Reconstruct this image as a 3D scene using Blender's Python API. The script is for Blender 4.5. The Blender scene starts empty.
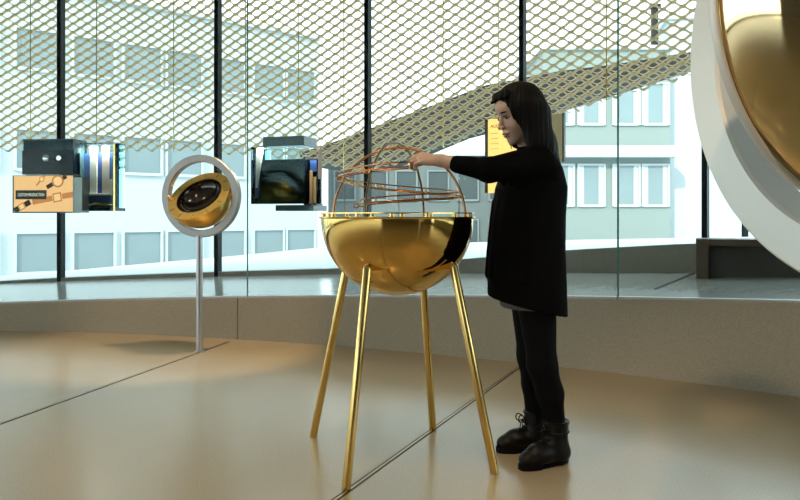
import bpy, bmesh, math, random
import numpy as np
from math import pi, sin, cos, radians, atan2, sqrt
from mathutils import Vector, Matrix

random.seed(7)
S = bpy.context.scene
COL = S.collection

# ------------------------------------------------------------------ camera
CAMZ = 1.057
cam = bpy.data.cameras.new('camera')
cam.lens = 32.4; cam.sensor_width = 36.0
cam.shift_y = -34.0 / 800.0
cam.clip_start = 0.05; cam.clip_end = 400
co = bpy.data.objects.new('camera', cam); COL.objects.link(co)
co.location = (0, 0, CAMZ); co.rotation_euler = (pi / 2, 0, 0)
S.camera = co
# ------------------------------------------------------------------ world
W = bpy.data.worlds.new('sky'); S.world = W; W.use_nodes = True
bg = W.node_tree.nodes['Background']
bg.inputs['Color'].default_value = (0.90, 0.955, 1.0, 1); bg.inputs['Strength'].default_value = 1.0
# ------------------------------------------------------------------ sun, ceiling spots and added warm fill
def aim(o, d):
    o.rotation_euler = Vector(d).to_track_quat('-Z', 'Y').to_euler()
sl = bpy.data.lights.new('sun', 'SUN'); sl.energy = 1.3; sl.color = (1, .93, .82); sl.angle = radians(1.0)
so = bpy.data.objects.new('sun', sl); COL.objects.link(so); so.location = (-20, -30, 30)
aim(so, (0.42, 0.80, -0.50))
def spot(loc, target, power, size_deg, color=(1, .74, .46), r=.05, blend=.5):
    l = bpy.data.lights.new('ceiling_or_fill_spot', 'SPOT'); l.energy = power; l.spot_size = radians(size_deg)
    l.spot_blend = blend; l.color = color; l.shadow_soft_size = r
    o = bpy.data.objects.new('ceiling_or_fill_spot', l); COL.objects.link(o); o.location = loc
    aim(o, Vector(target) - Vector(loc)); return o
spot((-.54, 5.19, 4.25), (-1.56, 5.6, .9), 170, 36)
spot((-.5, 2.0, 4.25), (0, 3.3, .6), 45, 50)
spot((-.2, -1.3, 4.25), (.98, 1.45, 1.4), 120, 30)
for (x, y, p) in ((-3.6, 4.6, 26), (-2.2, 3.0, 24), (-4.6, 2.2, 26), (-1.2, 4.4, 16), (.9, 4.2, 4), (2.4, 2.6, 1), (-2.2, .9, 14), (.6, -1.6, 1)):  # added overhead fill, warming and brightening the floor
    spot((x, y, 4.25), (x, y, 0), p, 120, (1, .86, .62), .07, .8)
# ------------------------------------------------------------------ exposure
S.view_settings.view_transform = 'Standard'; S.view_settings.look = 'None'
S.view_settings.gamma = 1.0; S.view_settings.use_curve_mapping = False
S.view_settings.exposure = 1.58
S.cycles.max_bounces = 10; S.cycles.transparent_max_bounces = 32
S.cycles.glossy_bounces = 6; S.cycles.diffuse_bounces = 4
S.cycles.caustics_reflective = False; S.cycles.caustics_refractive = False
S.cycles.sample_clamp_indirect = 6.0

# ================================================================== materials
def mat(name, color, rough=.5, metal=0., spec=.5, noise=0., nscale=20., color2=None, bump=0., bscale=60.,
        emit=None, estr=0., aniso=0., stretch=None, coat=0., detail=6.):
    m = bpy.data.materials.new(name); m.use_nodes = True
    nt = m.node_tree; b = nt.nodes['Principled BSDF']
    c = tuple(color) + (1,)
    b.inputs['Base Color'].default_value = c; b.inputs['Roughness'].default_value = rough
    b.inputs['Metallic'].default_value = metal; b.inputs['Specular IOR Level'].default_value = spec
    b.inputs['Coat Weight'].default_value = coat
    if emit:
        b.inputs['Emission Color'].default_value = tuple(emit) + (1,); b.inputs['Emission Strength'].default_value = estr
    tc = nt.nodes.new('ShaderNodeTexCoord'); mp = nt.nodes.new('ShaderNodeMapping')
    nt.links.new(tc.outputs['Object'], mp.inputs['Vector'])
    if stretch: mp.inputs['Scale'].default_value = stretch
    n = nt.nodes.new('ShaderNodeTexNoise'); n.inputs['Scale'].default_value = nscale; n.inputs['Detail'].default_value = detail
    nt.links.new(mp.outputs['Vector'], n.inputs['Vector'])
    mx = nt.nodes.new('ShaderNodeMix'); mx.data_type = 'RGBA'
    c2 = tuple(color2) + (1,) if color2 else tuple(max(0, x * (1 - noise)) for x in color) + (1,)
    mx.inputs['A'].default_value = c; mx.inputs['B'].default_value = c2
    nt.links.new(n.outputs['Fac'], mx.inputs['Factor'])
    nt.links.new(mx.outputs['Result'], b.inputs['Base Color'])
    if bump:
        n2 = nt.nodes.new('ShaderNodeTexNoise'); n2.inputs['Scale'].default_value = bscale
        nt.links.new(mp.outputs['Vector'], n2.inputs['Vector'])
        bp = nt.nodes.new('ShaderNodeBump'); bp.inputs['Strength'].default_value = bump; bp.inputs['Distance'].default_value = .01
        nt.links.new(n2.outputs['Fac'], bp.inputs['Height']); nt.links.new(bp.outputs['Normal'], b.inputs['Normal'])
    return m

def glass_mat(name, tint, refl=.07, edge=None):
    m = bpy.data.materials.new(name); m.use_nodes = True
    nt = m.node_tree; nt.nodes.clear()
    out = nt.nodes.new('ShaderNodeOutputMaterial'); mix = nt.nodes.new('ShaderNodeMixShader')
    t = nt.nodes.new('ShaderNodeBsdfTransparent'); g = nt.nodes.new('ShaderNodeBsdfGlossy')
    t.inputs['Color'].default_value = tuple(tint) + (1,); g.inputs['Roughness'].default_value = 0.0
    g.inputs['Color'].default_value = (.85, .97, 1, 1)
    lw = nt.nodes.new('ShaderNodeLayerWeight'); lw.inputs['Blend'].default_value = refl
    nt.links.new(lw.outputs['Fresnel'], mix.inputs['Fac'])
    nt.links.new(t.outputs[0], mix.inputs[1]); nt.links.new(g.outputs[0], mix.inputs[2])
    nt.links.new(mix.outputs[0], out.inputs['Surface'])
    return m

def concrete_floor():
    m = bpy.data.materials.new('polished_concrete'); m.use_nodes = True
    nt = m.node_tree; b = nt.nodes['Principled BSDF']; L = nt.links
    tc = nt.nodes.new('ShaderNodeTexCoord')
    n1 = nt.nodes.new('ShaderNodeTexNoise'); n1.inputs['Scale'].default_value = .9; n1.inputs['Detail'].default_value = 5
    n2 = nt.nodes.new('ShaderNodeTexNoise'); n2.inputs['Scale'].default_value = 140; n2.inputs['Detail'].default_value = 3
    L.new(tc.outputs['Object'], n1.inputs['Vector']); L.new(tc.outputs['Object'], n2.inputs['Vector'])
    r1 = nt.nodes.new('ShaderNodeValToRGB')
    r1.color_ramp.elements[0].position = .1; r1.color_ramp.elements[0].color = (.345, .27, .165, 1)
    r1.color_ramp.elements[1].position = .9; r1.color_ramp.elements[1].color = (.39, .305, .19, 1)
    L.new(n1.outputs['Fac'], r1.inputs['Fac'])
    mx = nt.nodes.new('ShaderNodeMix'); mx.data_type = 'RGBA'; mx.blend_type = 'OVERLAY'; mx.inputs['Factor'].default_value = .28
    L.new(r1.outputs['Color'], mx.inputs['A']); L.new(n2.outputs['Fac'], mx.inputs['B'])
    L.new(mx.outputs['Result'], b.inputs['Base Color'])
    mr = nt.nodes.new('ShaderNodeMapRange'); mr.inputs['To Min'].default_value = .24; mr.inputs['To Max'].default_value = .27
    L.new(n1.outputs['Fac'], mr.inputs['Value']); L.new(mr.outputs['Result'], b.inputs['Roughness'])
    b.inputs['Specular IOR Level'].default_value = .55
    return m

M = {}
M['floor'] = concrete_floor()
M['plinth'] = mat('cast_stone', (.46, .42, .325), .75, noise=.5, nscale=110, bump=.25, bscale=90)
M['gallery'] = mat('gallery_terrazzo', (.42, .43, .40), .16, noise=.15, nscale=30)
M['parapet'] = mat('dark_concrete', (.29, .255, .205), .8, noise=.3, nscale=30)
M['rear'] = mat('rear_blocker_plaster', (.20, .165, .13), .7, noise=.2, nscale=3)
M['ceiling'] = mat('ceiling_paint', (.55, .53, .50), .8)
M['glass'] = glass_mat('clear_glass', (.94, .99, .988), .05)
M['outer_glass'] = glass_mat('facade_glass', (.94, .99, .99), .04)
M['case_glass'] = glass_mat('vitrine_glass', (.90, .97, .97), .15)
M['glass_edge'] = mat('glass_edge', (.10, .30, .26), .2, noise=.2)
M['steel_dark'] = mat('dark_fin', (.006, .009, .009), .5, spec=.15, noise=.2)
M['brass_mesh'] = mat('champagne_mesh', (.88, .68, .42), .42, metal=.1, noise=.12, nscale=3)
M['snow'] = mat('snow', (.60, .655, .69), .8, noise=.08, nscale=2, bump=.3, bscale=3)
M['gold'] = mat('polished_gold', (.82, .52, .15), .07, metal=1., noise=.06, nscale=6)
M['gold_lit'] = mat('lit_polished_gold', (.94, .73, .40), .07, metal=1., noise=.06, nscale=6)  # overexposed reflection on the near dome put into a paler gold
M['gold_bright'] = mat('brushed_gold', (.98, .62, .16), .32, metal=1., noise=.06, nscale=30)
M['gold_satin'] = mat('satin_gold', (.88, .62, .22), .22, metal=1., noise=.08, nscale=30)
M['copper'] = mat('copper_tube', (.52, .24, .10), .25, metal=1., noise=.15, nscale=25)
M['bronze'] = mat('bronze_tube', (.20, .15, .09), .3, metal=1., noise=.15, nscale=25)
M['silver'] = mat('brushed_aluminium', (.36, .345, .32), .4, metal=.85, noise=.08, nscale=60, stretch=(1, 1, 12))
M['silver_lit'] = mat('lit_aluminium', (.84, .81, .74), .42, metal=.25, noise=.06, nscale=60, stretch=(1, 1, 12))  # lit copy of the aluminium: brightness of the near ring put into colour
M['pole'] = mat('grey_steel', (.48, .48, .48), .35, metal=.9, noise=.1, nscale=40)
M['dark_mirror'] = mat('dark_chocolate_mirror', (.012, .006, .004), .05, spec=.6, coat=.25, noise=.2)
M['dark_wood'] = mat('dark_walnut', (.10, .062, .035), .45, noise=.4, nscale=9, stretch=(1, 1, 14))
M['dark_panel'] = mat('dark_panel', (.05, .04, .03), .5, noise=.2)
M['groove'] = mat('floor_joint', (.02, .015, .01), .6, noise=.2)
M['brass_strip'] = mat('joint_strip', (.50, .36, .18), .35, metal=.7, noise=.1)
M['wall_white'] = mat('white_render', (.50, .54, .545), .85, noise=.06, nscale=4)
M['wall_green'] = mat('pale_render', (.25, .285, .265), .85, noise=.06, nscale=4)
M['wall_teal'] = mat('grey_teal_render', (.15, .165, .16), .85, noise=.2, nscale=2)
M['pane'] = mat('window_pane', (.235, .29, .30), .3, noise=.2, nscale=.8)
M['pane_dark'] = mat('dark_window_pane', (.07, .085, .085), .3, noise=.35, nscale=.8)
M['frame_white'] = mat('white_frame', (.52, .56, .555), .6, noise=.05)
M['frame_grey'] = mat('grey_frame', (.19, .21, .205), .6, noise=.05)
M['curtain'] = mat('white_curtain', (.50, .53, .52), .9, noise=.05)
M['roof_dark'] = mat('dark_roof', (.018, .014, .010), .8, noise=.3, nscale=2)

# ================================================================== mesh helpers
class MB:
    def __init__(self): self.v = []; self.f = []
    def add(self, vs, fs):
        n = len(self.v); self.v += [tuple(p) for p in vs]; self.f += [tuple(i + n for i in f) for f in fs]; return self
    def box(self, lo, hi, Mx=None):
        x0, y0, z0 = lo; x1, y1, z1 = hi
        vs = [(x0,y0,z0),(x1,y0,z0),(x1,y1,z0),(x0,y1,z0),(x0,y0,z1),(x1,y0,z1),(x1,y1,z1),(x0,y1,z1)]
        if Mx is not None: vs = [Mx @ Vector(p) for p in vs]
        return self.add(vs, [(0,3,2,1),(4,5,6,7),(0,1,5,4),(1,2,6,5),(2,3,7,6),(3,0,4,7)])
    def tube(self, pts, r, n=12, closed=False, caps=True):
        pts = [Vector(p) for p in pts]; N = len(pts)
        rr = r if hasattr(r, '__len__') else [r] * N
        T = []
        for i in range(N):
            a = pts[(i - 1) % N] if (closed or i > 0) else pts[0]
            b = pts[(i + 1) % N] if (closed or i < N - 1) else pts[-1]
            T.append((b - a).normalized())
        u = T[0].orthogonal().normalized(); rings = []
        for i in range(N):
            u = (u - T[i] * u.dot(T[i])).normalized(); w = T[i].cross(u)
            rings.append([pts[i] + (u * cos(2*pi*k/n) + w * sin(2*pi*k/n)) * rr[i] for k in range(n)])
        vs = [p for R in rings for p in R]; fs = []
        for i in range(N if closed else N - 1):
            j = (i + 1) % N; off = 0
            if closed and j == 0:   # match the frame twist
                off = min(range(n), key=lambda q: (rings[0][q] - rings[i][0]).length)
            for k in range(n):
                k2 = (k + 1) % n
                fs.append((i*n+k, i*n+k2, j*n+(k2+off) % n, j*n+(k+off) % n))
        if caps and not closed:
            fs.append(tuple(range(n))[::-1]); fs.append(tuple((N-1)*n + k for k in range(n)))
        return self.add(vs, fs)
    def lathe(self, prof, n=48, Mx=None, a0=0., a1=2*pi, closed_prof=False):
        full = abs(a1 - a0 - 2*pi) < 1e-6
        m = n if full else n + 1; vs = []
        for i in range(m):
            a = a0 + (a1 - a0) * i / n
            for (r, z) in prof: vs.append(Vector((r*cos(a), r*sin(a), z)))
        P = len(prof); fs = []
        for i in range(n):
            j = (i + 1) % m
            for k in range(P if closed_prof else P - 1):
                l = (k + 1) % P
                fs.append((i*P+k, j*P+k, j*P+l, i*P+l))
        if Mx is not None: vs = [Mx @ p for p in vs]
        return self.add(vs, fs)
    def grid(self, fn, nu, nv):
        vs = [fn(i / nu, j / nv) for i in range(nu + 1) for j in range(nv + 1)]
        fs = [(i*(nv+1)+j, (i+1)*(nv+1)+j, (i+1)*(nv+1)+j+1, i*(nv+1)+j+1) for i in range(nu) for j in range(nv)]
        return self.add(vs, fs)

def obj(name, mb, m, parent=None, smooth=False, bevel=0., weld=False, offset=None, flip=False, loc=None, autosm=None):
    me = bpy.data.meshes.new(name)
    vs = mb.v if offset is None else [(p[0]-offset[0], p[1]-offset[1], p[2]-offset[2]) for p in mb.v]
    me.from_pydata([tuple(p) for p in vs], [], mb.f)
    bm = bmesh.new(); bm.from_mesh(me)
    bmesh.ops.remove_doubles(bm, verts=bm.verts, dist=1e-5)
    bmesh.ops.recalc_face_normals(bm, faces=bm.faces)
    if bevel:
        es = [e for e in bm.edges if len(e.link_faces) == 2 and e.calc_face_angle(0) > .6]
        bmesh.ops.bevel(bm, geom=es, offset=bevel, segments=2, affect='EDGES', profile=.6)
    if smooth:
        lim = autosm if autosm else radians(42)
        for f in bm.faces: f.smooth = True
        for e in bm.edges:
            if len(e.link_faces) == 2 and e.calc_face_angle(0) > lim: e.smooth = False
    bm.to_mesh(me); bm.free()
    me.materials.append(m)
    o = bpy.data.objects.new(name, me); COL.objects.link(o)
    if parent: o.parent = parent
    if loc is not None: o.location = loc
    return o
def tag(o, label, cat, group=None):
    o['label'] = label; o['category'] = cat
    if group: o['group'] = group
    return o
def struct(name, mb, m, **k):
    o = obj(name, mb, m, **k); o['kind'] = 'structure'; return o
def thing(name, label, cat, loc=(0,0,0), rz=0., group=None):
    o = bpy.data.objects.new(name, None); COL.objects.link(o); o.empty_display_size = .1
    o.location = loc; o.rotation_euler = (0, 0, rz); return tag(o, label, cat, group)
def text_mesh(name, body, size, m, parent, Mx, depth=.0008, align='LEFT'):
    cu = bpy.data.curves.new(name, 'FONT'); cu.body = body; cu.size = size; cu.extrude = depth; cu.align_x = align
    t = bpy.data.objects.new(name + '_tmp', cu); COL.objects.link(t)
    dg = bpy.context.evaluated_depsgraph_get()
    me = bpy.data.meshes.new_from_object(t.evaluated_get(dg)); bpy.data.objects.remove(t); me.name = name
    me.transform(Mx); me.materials.clear(); me.materials.append(m)
    o = bpy.data.objects.new(name, me); COL.objects.link(o); o.parent = parent; return o

def P(px, py, D): return Vector(((px - 400) * D / 720, D, CAMZ + (216 - py) * D / 720))
CX, CY = -4.894, -5.003
R_IN, R_OUT, R_MESH = 11.708, 14.45, 14.80
def pol(th, r, z=0.): return Vector((CX + r*cos(th), CY + r*sin(th), z))
def interp(x, pts):
    return float(np.interp(x, [p[0] for p in pts], [p[1] for p in pts]))
def hfloor(th):                                    # height of the ramped gallery behind the low wall
    d = math.degrees(th)
    return min(max(.247 + .0094 * (84 - d), .05), .70)
def hground(th):
    return interp(math.degrees(th), [(49, .82), (57.2, .787), (62.2, .69), (66.3, .58), (71.9, .43), (79.9, .34), (88.8, .24), (97, .12)])

# ================================================================== the setting
b = MB(); n = 96
ring = [pol(2*pi*i/n, R_IN + .04, 0) for i in range(n)]
b.add([pol(0, 0, 0)] + ring, [(0, 1 + i, 1 + (i+1) % n) for i in range(n)])
b.add([p - Vector((0, 0, .2)) for p in [pol(0, 0, 0)] + ring], [(0, 1 + (i+1) % n, 1 + i) for i in range(n)])
struct('floor', b, M['floor'])

A0, A1 = radians(18), radians(112)
ANG_ALL0, ANG_ALL1 = radians(-180), radians(180)
def ring_strip(r0, r1, z0, z1, a0, a1, n):
    """a solid curved bar between two radii; z0/z1 functions of angle"""
    b = MB(); vs = []
    for i in range(n + 1):
        a = a0 + (a1 - a0) * i / n
        za, zb = z0(a), z1(a)
        vs += [pol(a, r0, za), pol(a, r1, za), pol(a, r1, zb), pol(a, r0, zb)]
    fs = []
    for i in range(n):
        for k in range(4):
            l = (k + 1) % 4; fs.append((i*4+k, (i+1)*4+k, (i+1)*4+l, i*4+l))
    fs += [(0, 1, 2, 3), (n*4+3, n*4+2, n*4+1, n*4)]
    b.add(vs, fs); return b
# low stone wall under the glass, split at its joints
joints = [A0, radians(28.), radians(40.), radians(51.0 - 1.2), radians(72.6), radians(95.), A1]
for i in range(len(joints) - 1):
    a, c = joints[i] + .0004, joints[i+1] - .0004
    struct('wall_front', ring_strip(R_IN, R_IN + .10, lambda t: -.05, hfloor, a, c, 30), M['plinth'])
struct('wall_back', ring_strip(R_IN, R_IN + .10, lambda t: -.05, lambda t: .3, A1, A0 + 2*pi, 90), M['plinth'])
struct('floor_gallery', ring_strip(R_IN + .10, R_OUT + .02, lambda t: hfloor(t) - .12, lambda t: hfloor(t) - .002, A0, A1, 80), M['gallery'])
struct('floor_gallery_back', ring_strip(R_IN + .10, R_OUT + .02, lambda t: .10, lambda t: .298, A1, A0 + 2*pi, 80), M['gallery'])
ZC = 4.40
b = MB(); ring = [pol(2*pi*i/n, R_MESH + .45, ZC) for i in range(n)]
b.add([pol(0, 0, ZC)] + ring, [(0, 1 + i, 1 + (i+1) % n) for i in range(n)])
b.add([p + Vector((0, 0, .35)) for p in [pol(0, 0, ZC)] + ring], [(0, 1 + i, 1 + (i+1) % n) for i in range(n)])
b.f += [(1+i, 1+(i+1) % n, n+2+(i+1) % n, n+2+i) for i in range(n)]
struct('ceiling', b, M['ceiling'])
# parapet below the outer glass where the snow lies higher than the gallery floor
b = ring_strip(R_OUT - .03, R_OUT + .12, lambda t: hfloor(t) - .2, lambda t: max(hground(t), hfloor(t) + .005), A0, A1, 80)
struct('trim_1', b, M['parapet'])
# inner glass, a panel between each pair of joints; each with a green edge
gj = [A0, radians(30.), radians(43.), radians(57.17), radians(72.23), radians(87.), radians(100.), A1]
for i in range(len(gj) - 1):
    g = ring_strip(R_IN + .03, R_IN + .045, lambda t: hfloor(t) - .01, lambda t: ZC, gj[i] + .0003, gj[i+1] - .0003, 24)
    w = struct('window_%d' % (i + 1), g, M['glass'], smooth=True)
    e = MB(); e.tube([pol(gj[i], R_IN + .0375, hfloor(gj[i])), pol(gj[i], R_IN + .0375, ZC)], .0065, 6)
    obj('joint_seal', e, M['glass_edge'], w)
    s = ring_strip(R_IN + .012, R_IN + .062, lambda t: hfloor(t), lambda t: hfloor(t) + .014, gj[i] + .0003, gj[i+1] - .0003, 24)
    obj('glazing_channel', s, M['silver'], w)
# outer glass and the dark fins
ml = [radians(d) for d in (18, 26.5, 34.2, 41.9, 49.4, 56.86, 64.36, 71.88, 79.83, 88.27, 96.6, 105, 112)]
zsill = lambda t: max(hground(t), hfloor(t))
k = len(gj)
for i in range(len(ml) - 1):
    g = ring_strip(R_OUT + .03, R_OUT + .05, lambda t: zsill(t), lambda t: ZC, ml[i] + .001, ml[i+1] - .001, 12)
    struct('window_%d' % (k + i), g, M['outer_glass'], smooth=True)
for i, a in enumerate(ml):
    b = MB(); Mx = Matrix.Translation(pol(a, R_OUT + .04)) @ Matrix.Rotation(a, 4, 'Z')
    b.box((-.075, -.026, min(hfloor(a), hground(a)) - .02), (.05, .026, ZC), Mx)
    struct('trim_%d' % (i + 2), b, M['steel_dark'])
# back of the pavilion: an unseen solid stretch added behind the camera to cut light, glazed at both ends of it
kb = k + len(ml)
for q_, (a_, c_) in enumerate(((112, 255), (374, 378))):
    g = ring_strip(R_OUT + .03, R_OUT + .05, lambda t: .3, lambda t: ZC, radians(a_) + .001, radians(c_) - .001, 48)
    struct('window_%d' % (kb + q_), g, M['outer_glass'], smooth=True)
    n_ = int((c_ - a_) / 8)
    for i in range(n_):
        a = radians(a_ + (i + .5) * (c_ - a_) / n_)
        b = MB(); Mx = Matrix.Translation(pol(a, R_OUT + .04)) @ Matrix.Rotation(a, 4, 'Z')
        b.box((-.075, -.026, .28), (.05, .026, ZC), Mx); struct('trim_%d' % (20 + q_*16 + i), b, M['steel_dark'])
struct('wall_rear_blocker', ring_strip(R_IN - .2, R_IN - .02, lambda t: 0., lambda t: ZC - .002, radians(255), radians(374), 50), M['rear'])

# floor joints: a dark slot with a brass strip in it
def slot(name, a, c, w, off=0, m='groove', z=.0012):
    a, c = Vector((a[0], a[1], 0)), Vector((c[0], c[1], 0)); d = (c - a).normalized(); q = Vector((-d.y, d.x, 0))
    a += q*off; c += q*off
    b = MB(); b.add([a - q*w/2 + Vector((0,0,z)), a + q*w/2 + Vector((0,0,z)), c + q*w/2 + Vector((0,0,z)), c - q*w/2 + Vector((0,0,z)),
                     a - q*w/2 - Vector((0,0,.01)), a + q*w/2 - Vector((0,0,.01)), c + q*w/2 - Vector((0,0,.01)), c - q*w/2 - Vector((0,0,.01))],
                    [(0,1,2,3),(4,5,6,7),(0,1,5,4),(1,2,6,5),(2,3,7,6),(3,0,4,7)])
    struct(name, b, M[m])
def G(px, py): D = 720 * CAMZ / (py - 216); return ((px - 400) * D / 720, D)
l1 = (G(0, 424), G(228, 342)); d1 = Vector(l1[1]) - Vector(l1[0])
slot('trim_60', Vector(l1[0]) - d1 * .6, l1[1], .022); slot('trim_61', Vector(l1[0]) - d1 * .6, l1[1], .006, .004, 'brass_strip', .0016)
l2 = (G(335, 500), G(518, 368)); d2 = Vector(l2[1]) - Vector(l2[0])
slot('trim_62', Vector(l2[0]) - d2 * .8, l2[1], .026); slot('trim_63', Vector(l2[0]) - d2 * .8, l2[1], .010, .0, 'brass_strip', .0016)
# seam in the gallery floor by the bench
ga, gb = pol(radians(56.9), R_IN + .35), pol(radians(57.6), R_OUT - .1)
b = MB()
pa, pb = P(655, 288, 1), P(697, 272, 1)
def on_gallery(px, py):
    d = P(px, py, 1) - Vector((0, 0, CAMZ)); t = 4.
    for _ in range(60):
        p = Vector((0, 0, CAMZ)) + d * t; h = hfloor(atan2(p.y - CY, p.x - CX)); t += (p.z - h) * 2.0
    return Vector((0, 0, CAMZ)) + d * t
pa, pb = on_gallery(655, 289), on_gallery(697, 272)
b.tube([pa + Vector((0,0,.001)), pb + Vector((0,0,.001))], .008, 6); struct('trim_64', b, M['groove'])

# snow outside
def snow_z(th, r):
    p = pol(th, r); d = math.degrees(th)
    zf = hground(th)
    z15 = interp(p.x, [(-14, -.7), (-7.9, -.17), (-5.6, .036), (-3.5, .22), (-1.46, .43), (1.67, .557), (6, .72), (12, .8)])
    t = min(max((r - R_OUT - .1) / 5.5, 0), 1); z = zf + (z15 - zf) * t
    if r > 20.5: z -= min((r - 20.5) * .10, 1.2)
    return z
b = MB(); rs = [R_OUT + .10, 14.9, 15.5, 16.5, 18, 20, 21.5, 24, 30, 40, 60, 120]; na = 120
vs = []
for i in range(na + 1):
    a = radians(-180) + 2*pi * i / na
    for r in rs:
        ac = min(max(a, radians(25)), radians(120)) if a > -1.0 else radians(120)
        w = 1.0 if radians(25) <= a <= radians(120) else 0.
        vs.append(pol(a, r, snow_z(a, r) if w else (snow_z(radians(25), r) if -0.6 < a < radians(25) else -.1)))
nr = len(rs)
b.add(vs, [(i*nr+j, (i+1)*nr+j, (i+1)*nr+j+1, i*nr+j+1) for i in range(na) for j in range(nr - 1)])
struct('snow_ground', b, M['snow'], smooth=True)

# ================================================================== brass mesh screen
def yz(pts):   # (px, py) on the mesh cylinder -> (angle, z)
    out = []
    for px, py in pts:
        lo, hi = radians(15), radians(115)
        for _ in range(50):
            m_ = (lo + hi) / 2; q = pol(m_, R_MESH)
            if q.y > .2 and 400 + 720*q.x/q.y > px or q.y <= .2: lo = m_
            else: hi = m_
        D = pol(lo, R_MESH).y; out.append((lo, CAMZ + (216 - py) * D / 720))
    return sorted(out)
ZL = yz([(-120, 152), (0, 152), (60, 150), (217, 151), (300, 158), (360, 172), (400, 161), (486, 131), (560, 114), (617, 95), (690, 73), (800, 40)])
ZW = yz([(-120, 152), (0, 152), (60, 150), (217, 151), (285, 156), (330, 142), (367, 128), (430, 104), (499, 80), (560, 70), (617, 63), (690, 54), (800, 20)])
screen = thing('mesh_screen', 'champagne gold wavy metal mesh hanging outside the glass facade', 'sun screen', pol(radians(75), R_MESH, ZC))
SO = screen.location
def ribbons(b, p, dth, lowf, highf, off, dr, dz, amp, a0, a1, sub=8):
    nc = int((a1 - a0) / (dth / sub)); k = 0; z = 1.2 + off
    while z < ZC - .14:
        idx = {}
        for i in range(nc + 1):
            a = a0 + i * dth / sub
            ph = 2*pi * i / sub / 1.0 / 1.0
            w = cos(ph + (pi if k % 2 else 0)); w = w
            zz = z + amp * w
            if lowf(a) <= z <= highf(a):
                n0 = len(b.v)
                b.v.append(pol(a, R_MESH, zz)); b.v.append(pol(a, R_MESH + dr, zz + dz)); idx[i] = n0
                if i - 1 in idx:
                    m0 = idx[i-1]; b.f.append((m0, n0, n0 + 1, m0 + 1))
        z += p; k += 1
b = MB()
ribbons(b, .060, .0134, lambda a: interp(a, ZL), lambda a: 99, 0., .036, -.026, .0285, radians(38), radians(99), 8)
obj('ribbon_mesh', b, M['brass_mesh'], screen, offset=SO, smooth=True)
b = MB()
ribbons(b, .060, .0134, lambda a: interp(a, ZL), lambda a: interp(a, ZW), .030, .030, -.009, .022, radians(38), radians(99), 8)
obj('dense_mesh', b, M['brass_mesh'], screen, offset=SO, smooth=True)
for d in (42, 45.5, 50, 53.5, 57, 61, 65.82, 68.5, 73.6, 76, 78.87, 82.8, 86.98, 90.5, 94):
    a = radians(d); b = MB(); b.tube([pol(a, R_MESH - .012, interp(a, ZL) - .02), pol(a, R_MESH - .012, ZC - .02)], .007, 6)
    obj('rod', b, M['gold_satin'], screen, offset=SO)

# ================================================================== buildings outside
def building(name, label, p0, p1, z0, z1, depth, wins, wall, pane, cap=True, ledges=(), frame='frame_white'):
    p0, p1 = Vector((p0[0], p0[1], 0)), Vector((p1[0], p1[1], 0)); L = (p1 - p0).length; rz = atan2(p1.y - p0.y, p1.x - p0.x)
    t = thing(name, label, 'building', (p0.x, p0.y, z0), rz, 'buildings outside')
    b = MB(); b.box((0, .0, 0), (L, depth, z1 - z0)); obj('wall', b, wall, t)
    if cap:
        b = MB(); b.box((-.15, -.15, z1 - z0), (L + .15, depth + .1, z1 - z0 + .18)); obj('roof_slab', b, M['frame_white'], t)
    for (la, lb, h) in ledges:
        b = MB(); b.box((-.1, -.7, la - z0), (L + .1, 0., la - z0 + h)); obj('ledge', b, M['frame_white'], t)
    for (s, z, w, h, cur) in wins:
        f = MB(); zz = z - z0
        for (x0, x1, c0, c1) in ((s-w/2-.08, s-w/2, zz-h/2-.08, zz+h/2+.08), (s+w/2, s+w/2+.08, zz-h/2-.08, zz+h/2+.08),
                                 (s-w/2, s+w/2, zz+h/2, zz+h/2+.08), (s-w/2, s+w/2, zz-h/2-.10, zz-h/2)):
            f.box((x0, -.10, c0), (x1, .0, c1))
        wo = obj('window', f, M[frame], t)
        g = MB(); g.box((s-w/2, -.03, zz-h/2), (s+w/2, .0, zz+h/2)); obj('pane', g, pane, wo)
        if cur:
            c = MB()
            for (x0, x1) in ((s-w/2, s-w/2+w*.2), (s+w/2-w*.2, s+w/2)): c.box((x0, -.05, zz-h/2), (x1, -.035, zz+h/2))
            obj('curtain', c, M['curtain'], wo)
    return t
# long white block on the left: windows found by their pixels along its facade line
A_, dr_ = Vector((-11.97, 23.8)), Vector((.767, .641))
def s_of(px):
    k = (px - 400) / 720.; return (k * A_.y - A_.x) / (dr_.x - k * dr_.y)
p0 = A_ + dr_ * s_of(-130); sb = s_of(-130); p1 = A_ + dr_ * s_of(318)
wins = []
for px in (-85, -30, 12 - 29, 38, 93.5, 142, 184, 228, 268, 300):
    if px in (12 - 29,): continue
    for z in (-.15, 3.24, 6.54):
        wins.append((s_of(px) - sb, z, 1.32 if px > 0 else 1.5, 1.25, False))
building('office_building', 'long white office block with rows of plain windows behind the display cases', p0, p1, -2.2, 8.6, 5, wins, M['wall_white'], M['pane'])
wins = [(x, z, 1.0, 1.6, True) for x in (.72, 1.98, 3.42, 4.62) for z in (2.33, 5.68)]
apt = building('apartment_building', 'pale grey-green building with curtained windows behind the woman', (5.9, 29.7), (11.15, 29.7), -.5, 7.9, 6, wins, M['wall_green'], M['pane'], ledges=((3.45, 0, .45),))
wins = [(x, z, .9, 1.3, False) for x in (.8, 2.3, 3.7, 5.2, 6.6, 8.1) for z in (.2, 2.5)]
building('annex_building', 'low grey-teal building seen between the gold hoops', (-3.4, 34), (5.4, 34), -1.2, 3.9, 5, wins, M['wall_teal'], M['pane_dark'], frame='frame_grey')
building('stair_tower', 'plain white tower beside the curtained building', (11.6, 31), (14.2, 30.6), -.5, 9.5, 4, [], M['wall_white'], M['pane'])
cp = MB(); cp.box((-.12, -.12, 0), (.12, .12, 1.9)); cp.box((-.2, -.2, 1.75), (.2, .2, 1.9))
obj('chimney', cp, M['roof_dark'], apt, loc=(4.85, .7, 8.57))

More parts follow.
